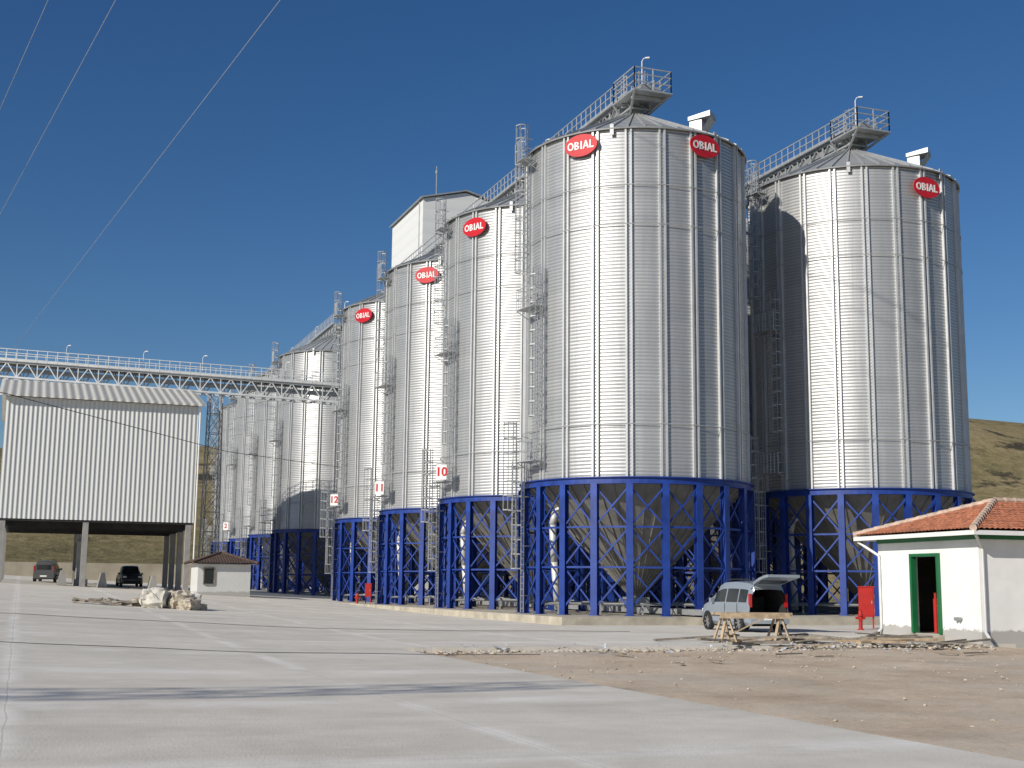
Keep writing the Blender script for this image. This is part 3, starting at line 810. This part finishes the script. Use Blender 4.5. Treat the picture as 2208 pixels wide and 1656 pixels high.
def board(p,ang,L,w,h,mat,name='timber_board',label='loose weathered timber board lying by the kerb',tilt=0):
    b=MB(); b.box(-L/2,-w/2,0,L/2,w/2,h); o=b.build(name,[mat],None,(0,0,0)); o.location=p; o.rotation_euler=(random.uniform(-.08,.08),tilt,ang)
    tag(o,label,'board','loose timber boards by the kerb'); return o
for i in range(34):
    a=AC+random.uniform(-1.0,3.4); bb=random.uniform(19.5,27.3); p=RF(a,bb)
    z=0.02 if a>AC else -.06
    board((p.x,p.y,z+random.uniform(0,.16)),random.gauss(.3,.5),random.uniform(1,3.2),random.uniform(.09,.22),random.uniform(.03,.09),random.choice((M_woodg,M_wood,M_woodg)),tilt=random.uniform(-.07,.07))
for i in range(10):
    p=RF(random.uniform(27,33),random.uniform(14,27)); 
    board((p.x,p.y,-.07),random.uniform(0,3),random.uniform(.4,1.2),.09,.03,M_woodg)
b=MB()
for i in range(70):
    p=RF(AC-random.uniform(-.8,3.5),random.uniform(11,28)); s=random.uniform(.04,.16); a=random.random()*6; z=-.03 if (p.x*DX+p.y*DY)<AC else .02
    b.add([(p.x+s*math.cos(a+k*1.57)*random.uniform(.5,1),p.y+s*math.sin(a+k*1.57)*random.uniform(.5,1),z+random.uniform(0,.1)) for k in range(4)],[(0,1,2,3)])
lt=b.build('litter_scraps',[M_plas],None,(0,0,0)); tag(lt,'scraps of plastic and paper along the kerb','litter'); lt['kind']='stuff'

def bench():
    e=empty('sawhorse_bench',(7.5,40.9,0),'rough timber trestle bench standing on the concrete','workbench',rz=.12)
    b=MB(); b.box(-1.15,-.34,.84,1.2,-.02,.92); b.box(-1.2,.0,.845,1.1,.32,.915); b.build('top',[M_wood],e)
    b=MB(); b.box(-1.1,-.385,.74,1.12,-.345,.90); b.build('side_rail',[M_wood],e)
    for x in (-.85,.85):
        for y in (-1,1):
            for s in (-1,1):
                b=MB(); b.beam((x+s*.02,y*.22,.83),(x+s*.26,y*.42,0),.09,.05); b.build('leg',[M_wood],e)
        b=MB(); b.beam((x-.15,-.36,.3),(x+.15,.36,.3),.08,.03); b.build('cross_brace',[M_wood],e)
    b=MB(); b.beam((-.8,-.40,.25),(.2,-.40,.72),.07,.03); b.build('diagonal_brace',[M_wood],e)
bench()

def hydrant(x,y,z,lab,sc=1):
    e=empty('fire_hydrant',(x,y,z),lab,'fire hydrant','red hydrants and hose cabinets'); e.scale=(sc,sc,sc); b=MB()
    b.lathe([(.16,0),(.16,.05),(.09,.06),(.09,.62),(.14,.64),(.14,.70),(.10,.72),(.09,.86),(.03,.93),(.01,.95)],14)
    b.tube((-.22,0,.55),(.22,0,.55),.06,10); b.tube((0,-.2,.48),(0,0,.48),.07,10)
    b.build('body',[M_hyd],e)
def cabinet(x,y,z,lab,rz=.0,sc=1,hz_=.75,top=1.95,hw=.32):
    e=empty('hose_cabinet',(x,y,z),lab,'hose cabinet','red hydrants and hose cabinets',rz=rz); e.scale=(sc,sc,sc)
    b=MB(); b.box(-hw,-.15,hz_,hw,.15,top); b.box(-hw-.03,-.18,top,hw+.03,.18,top+.05); b.build('body',[M_hyd],e)
    b=MB(); b.box(-hw+.04,-.165,hz_+.05,hw-.04,-.152,top-.05); b.build('door',[M_hyd],e)
    b=MB(); b.box(hw-.12,-.185,(hz_+top)/2-.06,hw-.08,-.167,(hz_+top)/2+.06); b.build('handle',[M_galvd],e)
    for s in(-hw+.05,hw-.05):
        b=MB(); b.box(s-.03,-.05,0,s+.03,.05,hz_); b.build('leg',[M_hyd],e)
cabinet(-9.9,92,gz(-9.9),'red hose cabinet on legs before the silo columns',0,.85,.7,1.75,.26); hydrant(-10.6,91.5,gz(-10.6),'red fire hydrant beside hose cabinet by the silos',.9)
cabinet(15.3,56.5,.0,'red hose cabinet near the tiled house',-.2,1,.5,1.75); hydrant(14.5,54.5,0,'red fire hydrant near the tiled house',.9)

def bag(x,y,z,sx,sy,sz,mat,lab,name='bulk_bag',cat='sack'):
    import bmesh
    bm=bmesh.new(); bmesh.ops.create_cube(bm,size=1); bmesh.ops.subdivide_edges(bm,edges=bm.edges[:],cuts=7,use_grid_fill=True)
    ph=random.random()*50
    for v in bm.verts:
        c=v.co.copy(); sph=c.normalized()*.62
        v.co=c.lerp(sph,.4)
        q=v.co*3.2+Vector((ph,0,0)); n=noise.noise_vector(q)*.17+noise.noise_vector(q*2.7)*.06
        v.co+=n; v.co.x*=sx; v.co.y*=sy; v.co.z=(v.co.z+.5)*sz
        if v.co.z<.04: v.co.z=0
    me=bpy.data.meshes.new(name); bm.to_mesh(me); bm.free(); me.materials.append(mat)
    o=bpy.data.objects.new(name,me); COL.objects.link(o); o.location=(x,y,z); o.rotation_euler=(0,0,random.random()*3)
    tag(o,lab,cat,'bags in the pile on the yard'); return o
bx,by=-16.3,60
for dx,dy,sx,sy,sz,m in((0.1,0,1.1,1.05,.85,M_bag),(1.2,.3,.9,1.0,.7,M_bagt),(1.75,-.3,.8,.7,.5,M_bagt),(.9,.9,1,1,.8,M_bagt),(-.6,.7,.8,.8,.4,M_bagt),(1.5,.9,.8,.8,.75,M_bag),(2.1,.3,.5,.6,.3,M_bagt)):
    bag(bx+dx,by+dy,gz(bx+dx)-.02,sx,sy,sz,m,'crumpled white bulk bag on the yard' if m is M_bag else 'slumped tan sack on the yard')
for i in range(18):
    x=bx-random.uniform(.6,3.3); y=by+random.uniform(-.5,.5)
    board((x,y,gz(x)+random.uniform(0,.22)),random.uniform(-.5,.5),random.uniform(.5,1.3),.16,.07,M_woodg,label='dark board in the heap beside the bags',tilt=random.uniform(-.22,.22))

# ------------------------------------------------------------ vehicles
def vehicle(name,label,loc,rz,paint,kind='van',hatch=False,cat='car'):
    e=empty(name,loc,label,cat,rz=rz)
    if kind=='van':
        T=[(-1.97,1.45),(-1.9,1.62),(-1.5,1.7),(-.5,1.74),(.25,1.71),(.62,1.60),(1.22,1.08),(1.7,.93),(1.9,.78),(1.99,.6)]
    else:
        T=[(-2.4,.98),(-2.3,1.0),(-.75,1.02),(-.6,1.7),(.3,1.74),(.7,1.66),(1.3,1.12),(2.1,1.02),(2.35,.85),(2.45,.6)]
    def prof(x,grow=0):
        x=min(max(x,T[0][0]),T[-1][0]); t=T[-1][1]
        for (x0,t0),(x1,t1) in zip(T[:-1],T[1:]):
            if x0<=x<=x1: t=t0+(t1-t0)*(x-x0)/(x1-x0); break
        xf=T[-1][0]; xr=T[0][0]
        nar=1-.16*max(0,1-(xf-x)/.45)**2-.04*max(0,1-(x-xr)/.2)
        if t>1.12:
            pts=[(.0,.22),(.72,.22),(.83,.34),(.85,.65),(.81,.98),(.81-.13*min(1,(t-.98)/.5),.98+(t-.98)*.70),(.60,.98+(t-.98)*.95),(.3,t-.005),(0,t)]
        else:
            pts=[(.0,.22),(.72,.22),(.83,.34),(.85,min(.65,t-.15)),(.81,min(.98,t-.07)),(.74,t-.03),(.58,t-.01),(.3,t),(0,t+.01)]
        return [((y+grow)*nar,z+ (grow if z>1 else 0)) for y,z in pts]
    def body(b,x0,x1,sc=0,caps=(True,True),mi=0):
        xs=sorted(set([x0,x1]+[t[0] for t in T if x0<t[0]<x1]+[x0+(x1-x0)*i/22 for i in range(1,22)]))
        rings=[]
        for x in xs:
            h=prof(x,sc); ring=[(x,-y,z) for y,z in reversed(h)]+[(x,y,z) for y,z in h[1:-1]]
            rings.append(ring)
        k=len(rings[0]); V=[v for r in rings for v in r]
        F=[(j*k+i,j*k+(i+1)%k,(j+1)*k+(i+1)%k,(j+1)*k+i) for j in range(len(xs)-1) for i in range(k)]
        if caps[0]: F.append(tuple(range(k)))
        if caps[1]: F.append(tuple(range(len(V)-1,len(V)-k-1,-1)))
        b.add(V,F,mi)
    xr,xf=T[0][0],T[-1][0]
    b=MB(); body(b,xr,xf,0,(not hatch,True)); ob=b.build('body',[paint],e,smooth=False)
    for p in ob.data.polygons: p.use_smooth=len(p.vertices)==4
    try: ob.data.set_sharp_from_angle(angle=math.radians(32))
    except Exception: pass
    if hatch:
        b=MB(); body(b,xr+.02,.3,-.05,(False,True)); b.build('interior',[M_dark],e)
        b=MB(); b.box(-.6,-.6,.5,-.3,.6,1.2); b.build('seat',[M_rub],e)
        b=MB()
        dr=Vector((-.955,0,.30)).normalized(); nn=Vector((.30,0,.955)).normalized(); h0=Vector((-1.86,0,1.68))
        V=[]
        for u,w in ((0,.58),(.55,.66),(1.05,.70),(1.25,.66)):
            sag=-.12*(u/1.25)**2
            c=h0+dr*u+nn*sag
            V+=[c+Vector((0,-w,0)),c+Vector((0,w,0)),c+Vector((0,w,0))-nn*.09,c+Vector((0,-w,0))-nn*.09]
        F=[(0,1,2,3),(15,14,13,12)]
        for j in range(3):
            for i in range(4): F.append((j*4+i,(j+1)*4+i,(j+1)*4+(i+1)%4,j*4+(i+1)%4))
        b.add(V,F); tg=b.build('tailgate',[paint],e); tg['label']='raised tailgate with dark window'
        b=MB(); b.add([h0+dr*.12+Vector((0,s*.5,0))-nn*.1 for s in(-1,1)]+[h0+dr*.62+Vector((0,s*.56,0))-nn*.135 for s in(1,-1)],[(0,1,2,3)]); b.add([h0+dr*.12+Vector((0,s*.5,0))+nn*.01 for s in(-1,1)]+[h0+dr*.62+Vector((0,s*.56,0))-nn*.005 for s in(1,-1)],[(0,1,2,3)])
        b.build('tailgate_window',[M_glass],tg)
        for s in (-1,1):
            b=MB(); b.tube((-1.85,s*.66,1.45),(-2.33,s*.62,1.74),.015,6); b.build('gas_strut',[M_rub],e)
    elif kind=='van':
        b=MB(); b.box(xr-.012,-.56,.98,xr+.01,.56,1.38); b.build('rear_window',[M_glass],e)
    def S(x,t,s,off=.014):
        h=prof(x); (y0,z0),(y1,z1)=h[4],h[5]; return (x,s*(y0+(y1-y0)*t+off),z0+(z1-z0)*t)
    wins=[(-1.72,-1.12),(-1.02,-.18),(-.06,.78)] if kind=='van' else [(-.5,.05),(.12,.85)]
    for s in (-1,1):
        for w0,w1 in wins:
            n=6; V=[];
            for i in range(n+1):
                x=w0+(w1-w0)*i/n; V+=[S(x,.06,s),S(x,.93,s)]
            b=MB(); b.add(V,[(2*i,2*i+2,2*i+3,2*i+1) if s<0 else (2*i,2*i+1,2*i+3,2*i+2) for i in range(n)]); b.build('side_window',[M_glass],e)
    xa,xb=(.70,1.18) if kind=='van' else (.76,1.26)
    b=MB(); pa=prof(xa);pb=prof(xb)
    V=[(xa+.012,-.58,pa[6][1]+.012),(xa+.012,.58,pa[6][1]+.012),(xb+.012,.66,pb[6][1]+.02),(xb+.012,-.66,pb[6][1]+.02)]
    b.add(V,[(0,3,2,1)]); b.build('windscreen',[M_glass],e)
    wx=(-1.22,1.28) if kind=='van' else (-1.5,1.55)
    r=.31 if kind=='van' else .36
    for x in wx:
        for s in (-1,1):
            b=MB(); 
            n=20; V=[(x,s*.857,r)]+[(x+(r+.07)*math.cos(PI*i/n),s*.857,max(.25,r+(r+.07)*math.sin(PI*i/n))) for i in range(n+1)]
            b.add(V,[(0,i+1,i+2) for i in range(n)]); b.build('wheel_arch',[M_rub],e)
            w=bpy.data.objects.new('wheel',None); COL.objects.link(w); w.parent=e; w.location=(x,s*.79,r)
            b=MB(); 
            pr=[(r*.66,-.09),(r*.95,-.1),(r,-.07),(r,.07),(r*.95,.1),(r*.66,.09)]; n=24
            for i in range(n):
                a=2*PI*i/n
                for q,z in pr: b.v.append((q*math.cos(a),z,q*math.sin(a)))
            k=len(pr)
            for i in range(n):
                for j in range(k-1): b.f.append((i*k+j,i*k+j+1,((i+1)%n)*k+j+1,((i+1)%n)*k+j))
            b.m=[0]*len(b.f); b.build('tyre',[M_rub],w)
            b=MB(); b.tube((0,-.06,0),(0,.06,0),r*.2,10)
            for k2 in range(7):
                a=2*PI*k2/7; b.beam((0,s*.06,0),(r*.66*math.cos(a),s*.07,r*.66*math.sin(a)),.05,.03)
            b.tube((0,-.03,0),(0,.03,0),r*.67,18); b.build('rim',[M_rim],w)
    for s in (-1,1):
        zt=(.85,1.3) if kind=='van' else (.6,.9)
        b=MB(); b.box(xr-.02,s*.75-.045,zt[0],xr+.1,s*.75+.045,zt[1]); b.build('tail_lamp',[M_tail],e)
        b=MB(); zz=.68 if kind=='van' else .8; b.box(xf-.3,s*.60-.14,zz-.06,xf-.04,s*.60+.14,zz+.08); b.build('headlight',[M_lampw],e)
        b=MB(); b.box(.72,s*.86-.02,1.0,.86,s*1.0,1.14) if s>0 else b.box(.72,-1.0,1.0,.86,-.84,1.14); b.build('wing_mirror',[M_rub if kind!='van' else paint],e)
        b=MB()
        for x in (-.1,-1.08): b.box(x-.008,s*.853-.004,.4,x+.008,s*.853+.004,.98)
        b.box(-1.1,s*.86-.006,.52,.9,s*.86+.006,.6)
        b.build('door_trim',[M_rub],e)
    b=MB(); b.box(xr-.09,-.8,.3,xr+.1,.8,.56); b.build('rear_bumper',[paint if kind=='van' else M_rub],e)
    b=MB(); b.box(xf-.18,-.68,.25,xf+.05,.68,.5); b.build('front_bumper',[M_rub],e)
    b=MB(); b.box(xr-.1,-.26,.42,xr-.091,.26,.53); b.build('number_plate',[M_white],e)
    if kind=='van':
        for s in(-.56,.56):
            b=MB(); b.tube((-1.5,s,1.79),(.2,s,1.79),.02,6); b.tube((-1.5,s,1.7),(-1.5,s,1.79),.02,6); b.tube((.2,s,1.7),(.2,s,1.79),.02,6)
            b.build('roof_rail',[M_rub],e)
    return e
az=math.radians(90+18)
v1=vehicle('parked_car','silver compact van with open tailgate on the yard',(9.2,52.0,0),az,M_silver,'van',True,cat='car'); v1.scale=(1.05,1.02,1.12)
vehicle('parked_van','charcoal compact van parked under the loading shed',(-38.2,108.5,gz(-38.2)),math.radians(100),M_carw,'van',False,cat='van')
vehicle('parked_pickup','dark pickup truck parked under the loading shed',(-31.6,109,gz(-31.6)),math.radians(-68),M_card,'pickup',False,cat='pickup truck')

# ------------------------------------------------------------ wires
def wire(pts,r,mat,label,name='power_line',sag=0):
    P=[Vector(p) for p in pts]; out=[]
    for a,c in zip(P[:-1],P[1:]):
        for i in range(10):
            t=i/10; q=a.lerp(c,t); q.z-=sag*4*t*(1-t); out.append(q)
    out.append(P[-1]); b=MB(); b.path(out,r,5); o=b.build(name,[mat],None,tuple(P[0])); tag(o,label,'cable'); return o
def ext(p,q,a,b):
    p=Vector(p);q=Vector(q); return p+(p-q)*a, q+(q-p)*b
for p,q,a in (((-12.6,66,32.9),(-77,197,36.9),.6),((-23,70.7,35.1),(-47,116,35.9),1.5),((-28.7,75.4,37.3),(-38.6,93.6,37.4),3)):
    P,Q=ext(p,q,a,a*1.2 if a>1 else .5); wire((P,Q),.02,M_wire,'high overhead aluminium power line crossing the yard')
wire(((-34,40,11),(-23.6,60,10.3),(-17.6,80,9.7),(-12.8,98,10.4)),.02,M_cable,'thin black service cable slung to the silo ladder',name='service_cable')
cp=[]
for i in range(60):
    X=-14+i*.25*1.0; Y=29.5+ .16*(X+14)+.15*math.sin(X*1.3); cp.append((X,Y,gz(X)+.012))
b=MB(); b.path(cp,.008,5); o=b.build('ground_cable',[M_cable],None,cp[0]); tag(o,'thin dark cable lying across the concrete yard','cable')
cp=[(-25+i*.5,43+.11*i+.2*math.sin(i*.5),gz(-25+i*.5)+.012) for i in range(60)]
b=MB(); b.path(cp,.008,5); o=b.build('ground_cable',[M_cable],None,cp[0]); tag(o,'thin dark cable lying across the concrete yard','cable')
e=empty('shadow_caster',(-38,-8.4,0),'unseen lattice stand-in added to shade the yard','shadow caster')  # invented lattice behind the camera, added only to cast the yard's shadow band
def lat(b,p,q,w0,w1,n,ch=.05,br=.03):
    p=Vector(p);q=Vector(q); d=(q-p).normalized(); u=Vector((0,0,1)) if abs(d.z)<.9 else Vector((1,0,0)); t=d.cross(u).normalized(); u=t.cross(d)
    def C(i,k):
        f=i/n; w=w0+(w1-w0)*f; s=((-1,-1),(1,-1),(1,1),(-1,1))[k%4]; return p.lerp(q,f)+t*s[0]*w/2+u*s[1]*w/2
    for k in range(4):
        b.beam(C(0,k),C(n,k),ch)
        for i in range(n): b.beam(C(i,k),C(i+1,k+1),br); b.beam(C(i,k+1),C(i,k),br)
b=MB(); lat(b,(-38,-8.4,0),(-38,-8.4,18),1.3,1.3,12,.1,.06); b.build('shadow_mast',[M_galvd],e,e.location)
b=MB(); lat(b,(-38,-8.4,17),(-21.3,0,17),1.4,.9,10,.05,.04); b.build('shadow_boom',[M_galvd],e,e.location)

# ------------------------------------------------------------ sky, sun, camera
EL=28.0
w=bpy.data.worlds.new('World'); scene.world=w; w.use_nodes=True; nt=w.node_tree
sky=nt.nodes.new('ShaderNodeTexSky'); sky.sky_type='NISHITA'; sky.sun_disc=False
sky.sun_elevation=math.radians(EL); sky.sun_rotation=math.radians(225); sky.air_density=1.0; sky.dust_density=.4; sky.ozone_density=3.5; sky.altitude=600
hs=nt.nodes.new('ShaderNodeHueSaturation'); hs.inputs['Hue'].default_value=.506; hs.inputs['Saturation'].default_value=1.24; hs.inputs['Value'].default_value=1.05
nt.links.new(sky.outputs[0],hs.inputs['Color']); nt.links.new(hs.outputs[0],nt.nodes['Background'].inputs[0]); nt.nodes['Background'].inputs[1].default_value=.07
sl=bpy.data.lights.new('sun','SUN'); sl.energy=4.5; sl.angle=math.radians(.5); sl.color=(1,.935,.83)
so=bpy.data.objects.new('sun',sl); COL.objects.link(so)
tr=Vector((.7071*math.cos(math.radians(EL)),.7071*math.cos(math.radians(EL)),-math.sin(math.radians(EL))))
so.rotation_euler=tr.to_track_quat('-Z','Y').to_euler(); so.location=(0,-20,60)
cam=bpy.data.cameras.new('camera'); co=bpy.data.objects.new('camera',cam); COL.objects.link(co)
cam.sensor_width=36; cam.lens=36*2800/2208; cam.clip_end=3000; cam.clip_start=.1
pitch=math.atan(436/2800); roll=.010
co.matrix_world=Matrix.Translation((0,0,1.65))@Matrix.Rotation(PI/2+pitch,4,'X')@Matrix.Rotation(roll,4,'Z')
scene.camera=co
scene.view_settings.view_transform='Standard'; scene.view_settings.look='None'; scene.view_settings.exposure=0
